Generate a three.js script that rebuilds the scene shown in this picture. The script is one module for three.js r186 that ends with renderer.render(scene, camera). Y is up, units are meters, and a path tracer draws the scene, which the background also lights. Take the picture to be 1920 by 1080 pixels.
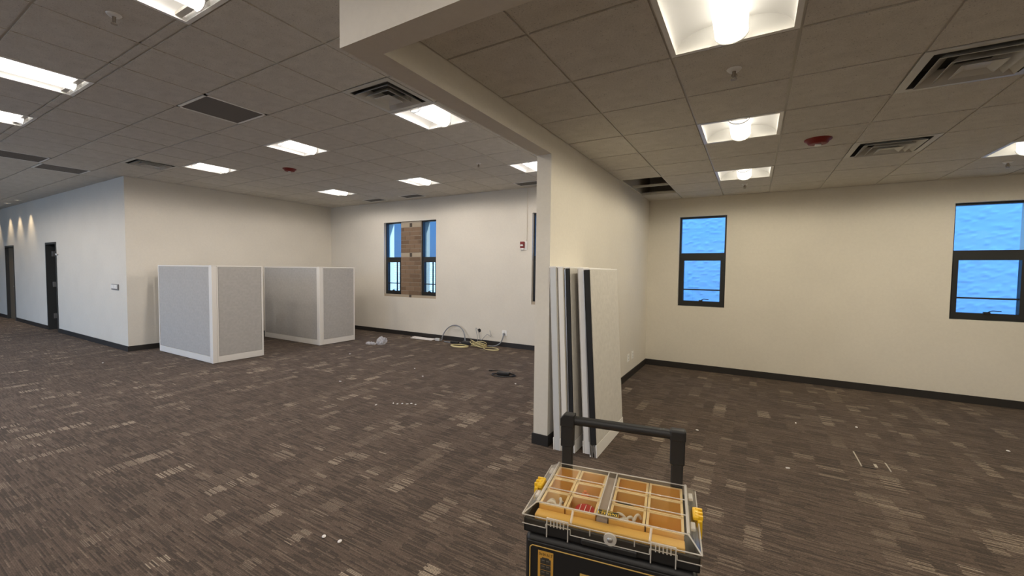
import * as THREE from 'three';
import { RoundedBoxGeometry } from 'three/addons/geometries/RoundedBoxGeometry.js';
import { mergeGeometries, mergeVertices, toCreasedNormals } from 'three/addons/utils/BufferGeometryUtils.js';
import { RectAreaLightUniformsLib } from 'three/addons/lights/RectAreaLightUniformsLib.js';

RectAreaLightUniformsLib.init();
const scene = new THREE.Scene();
const renderer = new THREE.WebGLRenderer({ antialias: true });
renderer.toneMapping = THREE.LinearToneMapping;
renderer.toneMappingExposure = 1.0;
renderer.shadowMap.enabled = true;

// ---------------------------------------------------------------- camera
const EYE = 1.63;
const camera = new THREE.PerspectiveCamera(69.8, 16 / 9, 0.05, 300);
camera.position.set(0, EYE, 0);
camera.rotation.order = 'YXZ';
camera.rotation.set(THREE.MathUtils.degToRad(-2.432), THREE.MathUtils.degToRad(30.27), THREE.MathUtils.degToRad(0.66));

// ---------------------------------------------------------------- sky, sun, lamp settings
{
  const W = 64, H = 64, d = new Float32Array(W * H * 4);
  for (let j = 0; j < H; j++) {
    const el = ((j + 0.5) / H - 0.5) * 180, t = Math.pow(Math.max(0, el) / 90, 0.8);
    for (let i = 0; i < W; i++) {
      const k = (j * W + i) * 4;
      d[k] = 1.35 + 0.5 * t; d[k + 1] = 2.05 + 1.9 * t; d[k + 2] = 3.1 + 4.4 * t; d[k + 3] = 1;
    }
  }
  const sky = new THREE.DataTexture(d, W, H, THREE.RGBAFormat, THREE.FloatType);
  sky.mapping = THREE.EquirectangularReflectionMapping; sky.magFilter = THREE.LinearFilter; sky.needsUpdate = true;
  scene.background = sky;
  scene.backgroundIntensity = 1.0;
}
const sun = new THREE.DirectionalLight(new THREE.Color(1, 0.97, 0.9), 9.0);
sun.name = 'sun'; sun.position.set(40, 24, -10 - 7); sun.target.position.set(0, 0, -7);
sun.castShadow = true;
Object.assign(sun.shadow.camera, { left: -40, right: 40, top: 40, bottom: -40, near: 1, far: 140 });
sun.shadow.mapSize.set(2048, 2048);
scene.add(sun, sun.target);
const LAMP_MAIN = { color: new THREE.Color(1, 0.915, 0.83), intensity: 4.4, glow: 2.5 };
const LAMP_SIDE = { color: new THREE.Color(1, 0.90, 0.70), intensity: 3.4, glow: 2.3 };

// ---------------------------------------------------------------- helpers
let seed = 12345;
const rnd = () => { seed = (seed * 1664525 + 1013904223) >>> 0; return seed / 4294967296; };
const rr = (a, b) => a + (b - a) * rnd();
const used = new Map();
const numbered = (n) => { const k = used.get(n) || 0; used.set(n, k + 1); return k ? n + '_' + String(k).padStart(3, '0') : n; };
function shadows(o) { o.castShadow = true; o.receiveShadow = true; return o; }
function prep(g) { let h = g.index ? g.toNonIndexed() : g; for (const k of Object.keys(h.attributes)) if (!['position', 'normal', 'uv'].includes(k)) h.deleteAttribute(k); if (!h.attributes.uv) h.setAttribute('uv', new THREE.Float32BufferAttribute(new Float32Array(h.attributes.position.count * 2), 2)); h.morphAttributes = {}; return h; }
function merge(list) { list = [].concat(list); return list.length === 1 ? list[0] : mergeGeometries(list.map(prep)); }
function metricUV(g) {
  g = prep(g); const p = g.attributes.position, n = g.attributes.normal, uv = g.attributes.uv;
  for (let i = 0; i < p.count; i++) {
    const ax = Math.abs(n.getX(i)), ay = Math.abs(n.getY(i)), az = Math.abs(n.getZ(i));
    if (ay >= ax && ay >= az) uv.setXY(i, p.getX(i), -p.getZ(i)); else if (ax >= az) uv.setXY(i, p.getZ(i), p.getY(i)); else uv.setXY(i, p.getX(i), p.getY(i));
  }
  return g;
}
function part(name, geos, mat, parent) { const m = shadows(new THREE.Mesh(merge(geos), mat)); m.name = name; if (parent) parent.add(m); return m; }
function thing(name, label, category, pos = [0, 0, 0], turn = 0, group) {
  const o = new THREE.Group(); o.name = numbered(name); o.position.set(...pos); o.rotation.y = turn;
  o.userData = { label, category }; if (group) o.userData.group = group; scene.add(o); return o;
}
function solo(name, geos, mat, label, category, pos = [0, 0, 0], turn = 0, group) {
  const m = part(numbered(name), geos, mat, scene); m.position.set(...pos); m.rotation.y = turn;
  m.userData = { label, category }; if (group) m.userData.group = group; return m;
}
function struct(name, geos, mat, label, category) {
  const m = geos ? part(name, geos, mat, scene) : new THREE.Group(); m.name = name; if (!geos) scene.add(m);
  m.userData = { kind: 'structure', label, category }; return m;
}
const box = (x0, x1, y0, y1, z0, z1) => new THREE.BoxGeometry(x1 - x0, y1 - y0, z1 - z0).translate((x0 + x1) / 2, (y0 + y1) / 2, (z0 + z1) / 2);
const rbox = (x0, x1, y0, y1, z0, z1, r = 0.004, s = 2) => new RoundedBoxGeometry(x1 - x0, y1 - y0, z1 - z0, s, r).translate((x0 + x1) / 2, (y0 + y1) / 2, (z0 + z1) / 2);
const cyl = (r0, r1, h, x = 0, y = 0, z = 0, n = 20) => new THREE.CylinderGeometry(r0, r1, h, n).translate(x, y, z);
const tube = (pts, r, n = 60, k = 8, closed = false) => new THREE.TubeGeometry(new THREE.CatmullRomCurve3(pts.map((p) => new THREE.Vector3(...p)), closed), n, r, k, closed);

// value noise for textures
function noise2(seed0) {
  const g = (x, y) => { let h = (x * 374761393 + y * 668265263 + seed0 * 1442695041) | 0; h = Math.imul(h ^ (h >>> 13), 1274126177); return ((h ^ (h >>> 16)) >>> 0) / 4294967296; };
  return (x, y, per) => {
    const xi = Math.floor(x), yi = Math.floor(y), fx = x - xi, fy = y - yi, u = fx * fx * (3 - 2 * fx), v = fy * fy * (3 - 2 * fy), m = (a) => ((a % per) + per) % per;
    const a = g(m(xi), m(yi)), b = g(m(xi + 1), m(yi)), c = g(m(xi), m(yi + 1)), e = g(m(xi + 1), m(yi + 1));
    return a + (b - a) * u + (c - a) * v + (a - b - c + e) * u * v;
  };
}
function tex(N, M, f, srgb, rep = 1, repY = rep) {
  const d = new Uint8Array(N * M * 4);
  for (let j = 0; j < M; j++) for (let i = 0; i < N; i++) { const c = f(i, j), k = (j * N + i) * 4; d[k] = c[0]; d[k + 1] = c[1]; d[k + 2] = c[2]; d[k + 3] = 255; }
  const t = new THREE.DataTexture(d, N, M); t.magFilter = THREE.LinearFilter; t.minFilter = THREE.LinearMipmapLinearFilter; t.generateMipmaps = true;
  t.wrapS = t.wrapT = THREE.RepeatWrapping; t.repeat.set(rep, repY); if (srgb) t.colorSpace = THREE.SRGBColorSpace; t.needsUpdate = true; return t;
}
const clamp8 = (v) => Math.max(0, Math.min(255, v));

// ---------------------------------------------------------------- materials
const std = (color, roughness = 0.6, extra = {}) => new THREE.MeshStandardMaterial({ color, roughness, ...extra });
const nA = noise2(1), nB = noise2(7), nC = noise2(13);
const peel = tex(512, 512, (i, j) => { const v = 255 * (0.6 * nA(i / 4, j / 4, 128) + 0.4 * nB(i / 2, j / 2, 256)); return [v, v, v]; }, false, 2);
const wallTint = tex(512, 512, (i, j) => { const v = 250 + 5 * (nA(i / 64, j / 64, 8) - 0.5) + 4 * (nC(i / 4, j / 4, 128) - 0.5); return [clamp8(v), clamp8(v), clamp8(v)]; }, true, 0.4);
const M = {};
M.wall = std(new THREE.Color().setRGB(0.74, 0.695, 0.61), 0.75, { map: wallTint, bumpMap: peel, bumpScale: 0.0006 });
M.soffit = M.wall;
M.base = std(new THREE.Color().setRGB(0.018, 0.015, 0.013), 0.55);
M.dark = std(new THREE.Color().setRGB(0.02, 0.018, 0.017), 0.8);
M.white = std(new THREE.Color().setRGB(0.78, 0.77, 0.74), 0.45);
M.whiteMetal = std(new THREE.Color().setRGB(0.80, 0.79, 0.76), 0.35);
M.blackFrame = std(new THREE.Color().setRGB(0.012, 0.013, 0.013), 0.4);
M.tinted = new THREE.MeshPhysicalMaterial({ color: new THREE.Color().setRGB(0.58, 0.74, 0.86), roughness: 0.02, transmission: 1, thickness: 0, ior: 1.5 });
M.vent = std(new THREE.Color().setRGB(0.56, 0.55, 0.51), 0.4);
M.glass = new THREE.MeshPhysicalMaterial({ color: 0xffffff, roughness: 0.02, transmission: 1, thickness: 0, ior: 1.5 });
// ceiling tile: fissured mineral fibre
const speck = tex(512, 512, (i, j) => {
  let v = 226 + 14 * (nA(i / 3, j / 3, 171) - 0.5) + 10 * (nB(i / 40, j / 40, 13) - 0.5);
  if (nC(i / 3.2, j / 3.2, 160) > 0.9) v -= 46; return [clamp8(v), clamp8(v - 4), clamp8(v - 12)];
}, true, 1.3);
M.tile = std(new THREE.Color().setRGB(0.84, 0.83, 0.81), 0.95, { map: speck });
M.tileB = std(new THREE.Color().setRGB(0.81, 0.8, 0.78), 0.95, { map: speck });
M.tileC = std(new THREE.Color().setRGB(0.825, 0.815, 0.8), 0.95, { map: speck });
M.tee = std(new THREE.Color().setRGB(0.66, 0.64, 0.58), 0.45);

// carpet: columns running down the room, made of fine lines across them
{
  const N = 2048, col = new Float32Array(N * N * 3), base = [92, 78, 68], light = [158, 144, 127], mid = [105, 91, 79], dk = [74, 63, 55];
  const put = (x0, x1, y, h, c) => { for (let yy = y; yy < y + h; yy++) { const r = ((yy % N) + N) % N; for (let x = x0; x < x1; x++) { const k = (r * N + (((x % N) + N) % N)) * 3; col[k] = c[0]; col[k + 1] = c[1]; col[k + 2] = c[2]; } } };
  const LH = 4;
  for (let y = 0; y < N; y += LH) {                                  // ground: fine streaks of uneven length
    let x = Math.floor(rr(-80, 0)); const rowJ = rr(0.95, 1.05);
    while (x < N) { const w = Math.floor(rr(20, 90)), t = rnd(), j = rowJ * rr(0.93, 1.07), cc = (t < 0.24 ? dk : t < 0.36 ? mid : base).map((v) => v * j); put(x, x + w, y, LH, cc); put(x, x + w, y + LH - 1, 1, cc.map((v) => v * 0.86)); x += w; }
  }
  const edges = [0]; while (edges[edges.length - 1] < N - 100) edges.push(edges[edges.length - 1] + Math.floor(rr(40, rnd() < 0.3 ? 96 : 66))); edges.push(N);
  for (let c = 0; c < edges.length - 1; c++) {                       // broken lighter and darker runs in columns
    let y = 0; const a = edges[c], b = edges[c + 1], busy = rnd() ** 1.5;
    while (y < N) {
      const t = rnd(); let kind, n;
      if (t < 0.16 + 0.42 * busy) { kind = 'light'; n = Math.floor(rr(3, rnd() < 0.25 ? 56 : 18)); } else if (t < 0.6) { kind = 'dark'; n = Math.floor(rr(6, 32)); } else { kind = 'base'; n = Math.floor(rr(6, 46)); }
      const strong = Math.pow(rnd(), 1.7) * 0.9 + 0.1;
      for (let l = 0; l < n && y < N; l++, y += LH) {
        if (kind === 'base') continue;
        if (rnd() > (kind === 'light' ? 0.6 : 0.5)) continue;
        const j = rr(0.92, 1.08), cc = (kind === 'light' ? light.map((v, q) => base[q] + (v - base[q]) * strong) : dk.map((v) => v * 0.96)).map((v) => v * j), o0 = Math.floor(rr(-5, 6)), o1 = Math.floor(rr(-5, 6));
        const yy = y - (y % LH); put(a + o0, b + o1, yy, LH - 1, cc);
      }
    }
  }
  const fl = noise2(31);
  const t = tex(N, N, (i, j) => { const k = (j * N + i) * 3, f = 0.86 + 0.28 * fl(i / 2, j / 2, 1024); return [clamp8(col[k] * f), clamp8(col[k + 1] * f), clamp8(col[k + 2] * f)]; }, true, 1 / 4.1);
  M.carpet = std(0xffffff, 1.0, { map: t });
  M.carpet.sheen = 0;
}
// woven panel fabric
const weave = tex(512, 512, (i, j) => { const v = 205 + ((i >> 1) + (j >> 1)) % 2 * 22 + 26 * (nA(i / 2, j / 2, 256) - 0.5) + 10 * (nB(i / 30, j / 30, 17) - 0.5); return [clamp8(v), clamp8(v), clamp8(v)]; }, true, 2.2);
M.fabric = std(new THREE.Color().setRGB(0.66, 0.64, 0.61), 0.95, { map: weave });
M.fabricLight = std(new THREE.Color().setRGB(0.85, 0.81, 0.74), 0.95, { map: weave });
M.panelTrim = std(new THREE.Color().setRGB(0.80, 0.775, 0.73), 0.4);
M.panelGrey = std(new THREE.Color().setRGB(0.62, 0.63, 0.63), 0.4);
M.panelBlack = std(new THREE.Color().setRGB(0.009, 0.009, 0.009), 0.75);
M.steel = std(new THREE.Color().setRGB(0.55, 0.55, 0.54), 0.35, { metalness: 0.9 });

// ---------------------------------------------------------------- dimensions
const P = 0.615;                       // ceiling module
const HL = EYE + 1.685, HR = EYE + 1.235, YB = EYE + 1.057;   // main ceiling, side-room ceiling, underside of header
const ZB = -7.47, ZO = -7.82, XL = -10.25, ZC = -3.07;        // far wall, its outer face, left wall, corridor wall
const XD0 = -1.75, XD1 = -1.605, ZD = -3.43;                  // divider wall faces, its end
const ZH0 = -1.47, ZH1 = -1.33;                               // header leg
const XR = 5.6, XW = -24, ZF = 3.8, DECK = 4.4;

// ---------------------------------------------------------------- structure
struct('floor', metricUV(box(XW - 0.3, XR + 0.3, -0.2, 0, ZO, ZF + 0.3)), M.carpet, 'brown carpet with fine broken stripes in beige and dark', 'floor');
function wallX(x0, x1, z0, z1, holes, y1 = DECK, y0 = 0) {        // a wall running along x with rectangular holes [x0, x1, y0, y1]
  const out = []; let x = x0;
  for (const [a, b, c, d] of holes) { if (a > x) out.push(box(x, a, y0, y1, z0, z1)); if (c > y0) out.push(box(a, b, y0, c, z0, z1)); out.push(box(a, b, d, y1, z0, z1)); x = b; }
  out.push(box(x, x1, y0, y1, z0, z1)); return out.map(metricUV);
}
const W1 = [-1.1, -0.39, 1.065, 2.56], W2 = [2.21, 2.92, 1.065, 2.56], N1 = [-8.155, -6.43, 0.94, 2.80], N2 = [-3.9, -2.175, 0.94, 2.80];
struct('wall_back', wallX(XW, XR, ZO, ZB, [N1, N2, W1, W2]), M.wall, 'long cream painted wall with the tall black framed windows', 'wall');
const D1 = [-15.37, -14.5, 0, 2.19], D2 = [-19.5, -18.5, 0, 2.19];
struct('wall_corridor', wallX(XW, XL, ZC - 0.15, ZC, [D2, D1]), M.wall, 'pale wall at far left with two dark doorways', 'wall');
struct('wall_left', metricUV(box(XL - 0.15, XL, 0, DECK, ZB, ZC - 0.15)), M.wall, 'cream wall behind the grey cubicle partitions', 'wall');
struct('wall_end', metricUV(box(XW - 0.3, XW, 0, DECK, ZO, ZF + 0.3)), M.wall, 'wall closing the far end of the corridor', 'wall');
struct('wall_right', metricUV(box(XR, XR + 0.3, 0, DECK, ZO, ZF + 0.3)), M.wall, 'wall closing the right side of the room', 'wall');
const FW = [[-20, -17, 0.3, 3.2], [-16, -13, 0.3, 3.2], [-12, -9.0, 0.3, 3.2], [-8, -5, 0.3, 3.2]];
struct('wall_front', wallX(XW, XR, ZF, ZF + 0.3, FW), M.wall, 'window wall behind the viewer', 'wall');
// dividing wall and the L-shaped header that carries the lower ceiling
struct('wall_divider', [metricUV(box(XD0, XD1, 0, DECK, ZB, ZD)), metricUV(box(XD0, XD1, YB, DECK, ZD, ZH1)), metricUV(box(XD1, XR, YB, DECK, ZH0, ZH1))], M.wall, 'cream dividing wall and dropped header around the lower ceiling', 'wall');
struct('roof_deck', box(XW - 0.3, XR + 0.3, DECK, DECK + 0.25, ZO, ZF + 0.3), std(new THREE.Color().setRGB(0.36, 0.36, 0.35), 0.6), 'grey steel roof deck above the ceilings', 'roof');
// baseboards
const BH = 0.1, BT = 0.012;
const wallBase = (name, list, label) => struct(name, list, M.base, label, 'baseboard');
wallBase('baseboard_back', [box(XL, XD0, 0, BH, ZB, ZB + BT), box(XD1, XR, 0, BH, ZB, ZB + BT)], 'black rubber baseboard along the window wall');
wallBase('baseboard_divider', [box(XD1, XD1 + BT, 0, BH, ZB + BT, ZD), box(XD0 - BT, XD0, 0, BH, ZB + BT, ZD), box(XD0 - BT, XD1 + BT, 0, BH, ZD, ZD + BT)], 'black rubber baseboard round the dividing wall');
wallBase('baseboard_left', box(XL, XL + BT, 0, BH, ZB + BT, ZC), 'black rubber baseboard behind the cubicle');
wallBase('baseboard_corridor', [box(D1[1] + 0.05, XL + BT, 0, BH, ZC, ZC + BT), box(D2[1] + 0.05, D1[0] - 0.05, 0, BH, ZC, ZC + BT), box(XW, D2[0] - 0.05, 0, BH, ZC, ZC + BT)], 'black rubber baseboard between the two doorways');

// ---------------------------------------------------------------- ceilings: every tile and bar near the camera its own piece
const tileG = (w, d) => metricUV(new THREE.BoxGeometry(w - 0.017, 0.016, d - 0.017).translate(0, 0.008, 0));
const tileFull = tileG(P, P);
const tileMats = [M.tile, M.tileB, M.tileC];
const CX0 = -3.45, CZ0 = -1.405;       // main grid origin
const SX0 = -0.447, SZ0 = -2.56;       // side grid origin
const cellM = (x, z) => [Math.round((x - CX0) / P), Math.round((z - CZ0) / P)];
const holesM = new Set(), holesS = new Set();
const key = (i, j) => i + ',' + j;
const cutM = (i, j) => { holesM.add(key(i, j)); return [CX0 + (i + 0.5) * P, CZ0 + (j + 0.5) * P]; };   // cell i,j: x from CX0+i*P, z from CZ0+j*P
const cutS = (i, j) => { holesS.add(key(i, j)); return [SX0 + (i + 0.5) * P, SZ0 + (j + 0.5) * P]; };
// fittings of the main ceiling, as cells
const lampsMain = [[0, 0], [-4, 0], [-7, 0], [0, -4], [-4, -4], [-8, -4], [-8, -8], [-4, -8], [0, -8], [-12, 1], [-16, 1], [-20, 1], [0, 5], [-4, 5], [-8, 5], [4, 5], [8, 5], [12, 5], [-10, 3], [-14, 3], [-18, 3], [5, 3]].map(([i, j]) => cutM(i, j));  // closing cells: unseen troffers added as warm fill for corridor wall and header
const diffMain = cutM(0, -3), diffFar = cutM(-9, -3);
const grilles = [[-3, -2], [-11, -1], [-12, -2]].map(([i, j]) => cutM(i, j));
const lampsSide = [[0, 0], [0, -3], [0, -6], [4, -6], [4, -3], [4, 0], [8, -3]].map(([i, j]) => cutS(i, j));
const diffSide = cutS(2, -5), diffNear = cutS(2, -2);   // z cell: from SZ0+j*P upward
function ceiling(name, label, x0, x1, z0, z1, ox, oz, y, holes, near, missing) {
  const g = struct(name, null, null, label, 'ceiling'); const far = [], i0 = Math.floor((x0 - ox) / P), i1 = Math.ceil((x1 - ox) / P), j0 = Math.floor((z0 - oz) / P), j1 = Math.ceil((z1 - oz) / P);
  for (let i = i0; i < i1; i++) for (let j = j0; j < j1; j++) {
    if (holes.has(key(i, j)) || missing.has(key(i, j))) continue;
    const a = Math.max(x0, ox + i * P), b = Math.min(x1, ox + (i + 1) * P), c = Math.max(z0, oz + j * P), d = Math.min(z1, oz + (j + 1) * P);
    if (b - a < 0.04 || d - c < 0.04) { if (b - a > 0.005 && d - c > 0.005) far.push(box(a, b, y, y + 0.016, c, d)); continue; }
    const full = b - a > P - 0.002 && d - c > P - 0.002, geo = full ? tileFull : tileG(b - a, d - c);
    if (near((a + b) / 2, (c + d) / 2)) { const m = part('ceiling_tile', geo, tileMats[Math.floor(rnd() * 3)], g); m.position.set((a + b) / 2, y + rr(-0.0012, 0.0012), (c + d) / 2); } else far.push(geo.clone().translate((a + b) / 2, y, (c + d) / 2));
  }
  if (far.length) { const m = part('far_ceiling_tiles', far, M.tile, g); m.userData.kind = 'stuff'; }
  const T = 0.012;
  for (let i = i0 + 1; i < i1; i++) { const x = ox + i * P; part('ceiling_tee', box(x - T, x + T, y + 0.009, y + 0.04, z0, z1), M.tee, g); }
  for (let j = j0 + 1; j < j1; j++) { const z = oz + j * P; part('ceiling_tee', box(x0, x1, y + 0.0095, y + 0.039, z - T, z + T), M.tee, g); }
  part('wall_angle', [box(x0, x0 + 0.02, y + 0.009, y + 0.03, z0, z1), box(x1 - 0.02, x1, y + 0.009, y + 0.03, z0, z1), box(x0, x1, y + 0.009, y + 0.03, z0, z0 + 0.02), box(x0, x1, y + 0.009, y + 0.03, z1 - 0.02, z1)], M.tee, g);
  return g;
}
const none = new Set();
ceiling('ceiling', 'grey acoustic tile ceiling over the main office', XW, XD0, ZB, ZH1, CX0, CZ0, HL, new Set([...holesM]), (x, z) => x > -11.2, new Set());
ceiling('ceiling_001', 'acoustic tile ceiling above the viewer', XD0, XR, ZH1, ZF, CX0, CZ0, HL, holesM, () => false, none);
ceiling('ceiling_002', 'acoustic tile ceiling behind the viewer on the left', XW, XD0, ZH1, ZF, CX0, CZ0, HL, holesM, (x, z) => x > -8 && z < 0, none);
ceiling('ceiling_003', 'lower acoustic tile ceiling over the side room', XD1, XR, ZB, ZH0, SX0, SZ0, HR, holesS, () => true, new Set([key(-2, -6), key(-2, -7)]));
// what shows through the two missing tiles: joists and a duct under the deck
{
  const primer = std(new THREE.Color().setRGB(0.22, 0.13, 0.09), 0.6), g = thing('roof_joist', 'steel joist seen through the missing ceiling tiles', 'joist');
  part('chord', [box(XD1 + 0.02, 3, 3.62, 3.68, -6.0, -5.9), box(XD1 + 0.02, 3, 4.25, 4.31, -6.0, -5.9)], primer, g);
  const w = []; for (let k = 0; k < 8; k++) w.push(tube([[XD1 + 0.1 + k * 0.5, 3.65, -5.95], [XD1 + 0.35 + k * 0.5, 4.28, -5.95]], 0.014, 2, 6), tube([[XD1 + 0.35 + k * 0.5, 4.28, -5.95], [XD1 + 0.6 + k * 0.5, 3.65, -5.95]], 0.014, 2, 6));
  part('web', w, primer, g);
  solo('air_duct', rbox(XD1 + 0.05, 2.4, 3.2, 3.6, -7.2, -6.75, 0.01), std(new THREE.Color().setRGB(0.42, 0.42, 0.41), 0.45, { metalness: 0.6 }), 'metal duct above the hole in the ceiling', 'duct');
}

// ---------------------------------------------------------------- lamps
const LENS = new Map();
function troffer(x, y, z, S, label, group) {
  const t = thing('ceiling_light', label, 'ceiling light', [x, y, z], 0, group), o = P / 2 - 0.004, n = 0.277, h = 0.02;
  part('frame', [box(-o, -n, -0.004, h, -o, o), box(n, o, -0.004, h, -o, o), box(-n, n, -0.004, h, -o, -n), box(-n, n, -0.004, h, n, o)], M.whiteMetal, t);
  // two vaulted reflector wings
  const wing = (s) => {
    const pos = [], idx = [], K = 18; const a = 0.078, b = n, c = (a + b) / 2, r = (b - a) / 2;
    for (let k = 0; k <= K; k++) { const u = 1 - Math.cos(Math.PI / 2 * k / K), px = s * (b - (b - a) * u), py = 0.008 + 0.1 * Math.sqrt(Math.max(0, 1 - (1 - u) * (1 - u))); pos.push(px, py, -n, px, py, n); }
    for (let k = 0; k < K; k++) { const q = 2 * k; idx.push(q, q + 1, q + 2, q + 1, q + 3, q + 2); }
    const g = new THREE.BufferGeometry(); g.setAttribute('position', new THREE.Float32BufferAttribute(pos, 3)); g.setIndex(idx); g.computeVertexNormals(); return g;
  };
  const refl = std(new THREE.Color().setRGB(0.93, 0.92, 0.89), 0.5, { side: THREE.DoubleSide });
  part('reflector', wing(1), refl, t); part('reflector', wing(-1), refl, t);
  part('end_plate', box(-n, n, h, 0.12, -n - 0.006, -n), M.whiteMetal, t); part('end_plate', box(-n, n, h, 0.12, n, n + 0.006), M.whiteMetal, t);
  part('housing', [box(-o, o, 0.12, 0.13, -o, o), box(-o, -o + 0.006, h, 0.12, -o, o), box(o - 0.006, o, h, 0.12, -o, o)], M.whiteMetal, t);
  // central basket lens, a half round trough
  let lens = LENS.get(S);
  if (!lens) {
    const sh = new THREE.Shape(); sh.moveTo(0.078, 0.105); sh.lineTo(-0.078, 0.105); for (let k = 0; k <= 20; k++) { const f = Math.PI + Math.PI * k / 20; sh.lineTo(0.078 * Math.cos(f), 0.03 + 0.055 * Math.sin(f)); } sh.closePath();
    const g = new THREE.ExtrudeGeometry(sh, { depth: 0.48, bevelEnabled: false, curveSegments: 1 }).translate(0, 0, -0.24);
    lens = { g: toCreasedNormals(g, 0.6), m: std(0xf4f0e4, 0.6, { emissive: S.color.clone().lerp(new THREE.Color(1, 1, 1), 0.45), emissiveIntensity: S.glow }) }; LENS.set(S, lens);
  }
  part('lamp_lens', lens.g, lens.m, t);
  const arc = (zz) => { const pts = []; for (let k = 0; k <= 16; k++) { const f = Math.PI + Math.PI * k / 16; pts.push([0.081 * Math.cos(f), 0.03 + 0.058 * Math.sin(f), zz]); } return tube(pts, 0.004, 20, 6); };
  for (const q of [-0.244, 0.244]) part('lens_rim', arc(q), M.whiteMetal, t);
  part('lens_holder', box(-0.06, 0.06, 0.0, 0.1, -n, -0.243), M.whiteMetal, t); part('lens_holder', box(-0.06, 0.06, 0.0, 0.1, 0.243, n), M.whiteMetal, t);
  const L = new THREE.SpotLight(S.color, S.intensity, 0, 1.56, 0.2, 2); L.name = 'ceiling_light_lamp'; L.position.set(x, y + 0.015, z); L.target.position.set(x, 0, z); L.castShadow = true; L.shadow.radius = 4; scene.add(L, L.target);
  return t;
}
const mainLabels = ['white troffer light cut by the top edge left of the dropped header', 'long bright troffer light at the left edge under the upper one', 'troffer light at the left edge, lower of the two', 'troffer light beside the square diffuser and the header', 'troffer light between the header and the red ceiling strobe', 'troffer light above the front cubicle panel', 'troffer light above the left window pair, farther left', 'troffer light in front of the paired windows', 'troffer light partly hidden by the dividing wall end'];
lampsMain.forEach(([x, z], k) => troffer(x, HL, z, LAMP_MAIN, mainLabels[k] || 'one of the unseen troffer lights of the main ceiling, some added as fill', 'troffer lights in the main ceiling'));
const sideLabels = ['large nearest troffer light at the top edge of the side room', 'second troffer light of the side room, left of the red strobe', 'farthest small troffer light of the side room row', 'troffer light at the right edge above the right window'];
lampsSide.forEach(([x, z], k) => troffer(x, HR, z, LAMP_SIDE, sideLabels[k] || 'troffer light of the side room outside the picture', 'troffer lights in the side room'));
// corridor wall washers
[-16.6, -17.7, -18.75, -20.2].forEach((x, k) => {
  const t = thing('recessed_downlight', ['first', 'second', 'third', 'fourth'][k] + ' wall washer from the open doorway in the corridor ceiling', 'downlight', [x, HL, ZC + 0.22], 0, 'corridor wall washers');
  part('trim_ring', new THREE.TorusGeometry(0.06, 0.012, 8, 24).rotateX(Math.PI / 2), M.whiteMetal, t);
  part('lamp_lens', cyl(0.05, 0.05, 0.006, 0, 0, 0), std(0xfff2dd, 0.5, { emissive: new THREE.Color(1, 0.8, 0.5), emissiveIntensity: 2 }), t);
  const L = new THREE.SpotLight(new THREE.Color(1, 0.78, 0.5), 4, 0, 0.62, 0.5, 2); L.name = 'recessed_downlight_lamp'; L.position.set(x, HL - 0.02, ZC + 0.22); L.target.position.set(x, 0, ZC + 0.22); L.castShadow = true; scene.add(L, L.target);
});

// ---------------------------------------------------------------- ceiling fittings
function diffuser(x, y, z, label) {
  const t = thing('air_diffuser', label, 'air vent', [x, y, z], 0, 'square louvred diffusers');
  const ring = (a, ya, b, yb, th = 0.004) => { const g = []; for (let k = 0; k < 4; k++) { const s = new THREE.BufferGeometry(); const p = [[-a, ya, -a], [a, ya, -a], [b, yb, -b], [-b, yb, -b]], q = p.map(([u, v, w]) => [u, v + th, w]); const v = [...p, ...q].flat(); s.setAttribute('position', new THREE.Float32BufferAttribute(v, 3)); s.setIndex([0, 1, 2, 0, 2, 3, 4, 6, 5, 4, 7, 6, 3, 2, 6, 3, 6, 7, 0, 5, 1, 0, 4, 5]); const f = s.toNonIndexed(); f.computeVertexNormals(); f.rotateY(k * Math.PI / 2); g.push(f); } return g; };
  const o = P / 2 - 0.004;
  part('frame', ring(o, -0.003, 0.255, -0.003, 0.006), M.vent, t);
  part('neck', [box(-0.255, 0.255, 0.1, 0.11, -0.255, 0.255), box(-0.258, -0.255, 0, 0.1, -0.255, 0.255), box(0.255, 0.258, 0, 0.1, -0.255, 0.255), box(-0.255, 0.255, 0, 0.1, -0.258, -0.255), box(-0.255, 0.255, 0, 0.1, 0.255, 0.258)], std(new THREE.Color().setRGB(0.10, 0.10, 0.095), 0.7), t);
  part('louvre', ring(0.225, -0.02, 0.14, 0.05), M.vent, t); part('louvre', ring(0.155, -0.028, 0.08, 0.045), M.vent, t);
  part('centre_plate', [...ring(0.095, -0.034, 0.03, 0.0), box(-0.06, 0.06, -0.012, -0.008, -0.06, 0.06)], M.vent, t);
  return t;
}
diffuser(diffMain[0], HL, diffMain[1], 'square louvred diffuser beside the header, next to a bright troffer');
diffuser(diffFar[0], HL, diffFar[1], 'louvred diffuser above the outer corner of the left wall');
diffuser(diffSide[0], HR, diffSide[1], 'louvred diffuser right of the red strobe in the side room');
diffuser(diffNear[0], HR, diffNear[1], 'louvred diffuser cut by the top right corner');
const perf = tex(256, 256, (i, j) => { const u = (i % 16) - 8, v = (j % 16) - 8, d = u * u + v * v < 22 ? 22 : 120; return [d, d * 0.95, d * 0.9]; }, true, 8);
M.perf = std(0xffffff, 0.7, { map: perf });
const gl = ['dark perforated return grille left of the square diffuser', 'dark return grille at the left edge, farther from the wall corner', 'dark return grille nearer the corner of the pale wall'];
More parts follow.
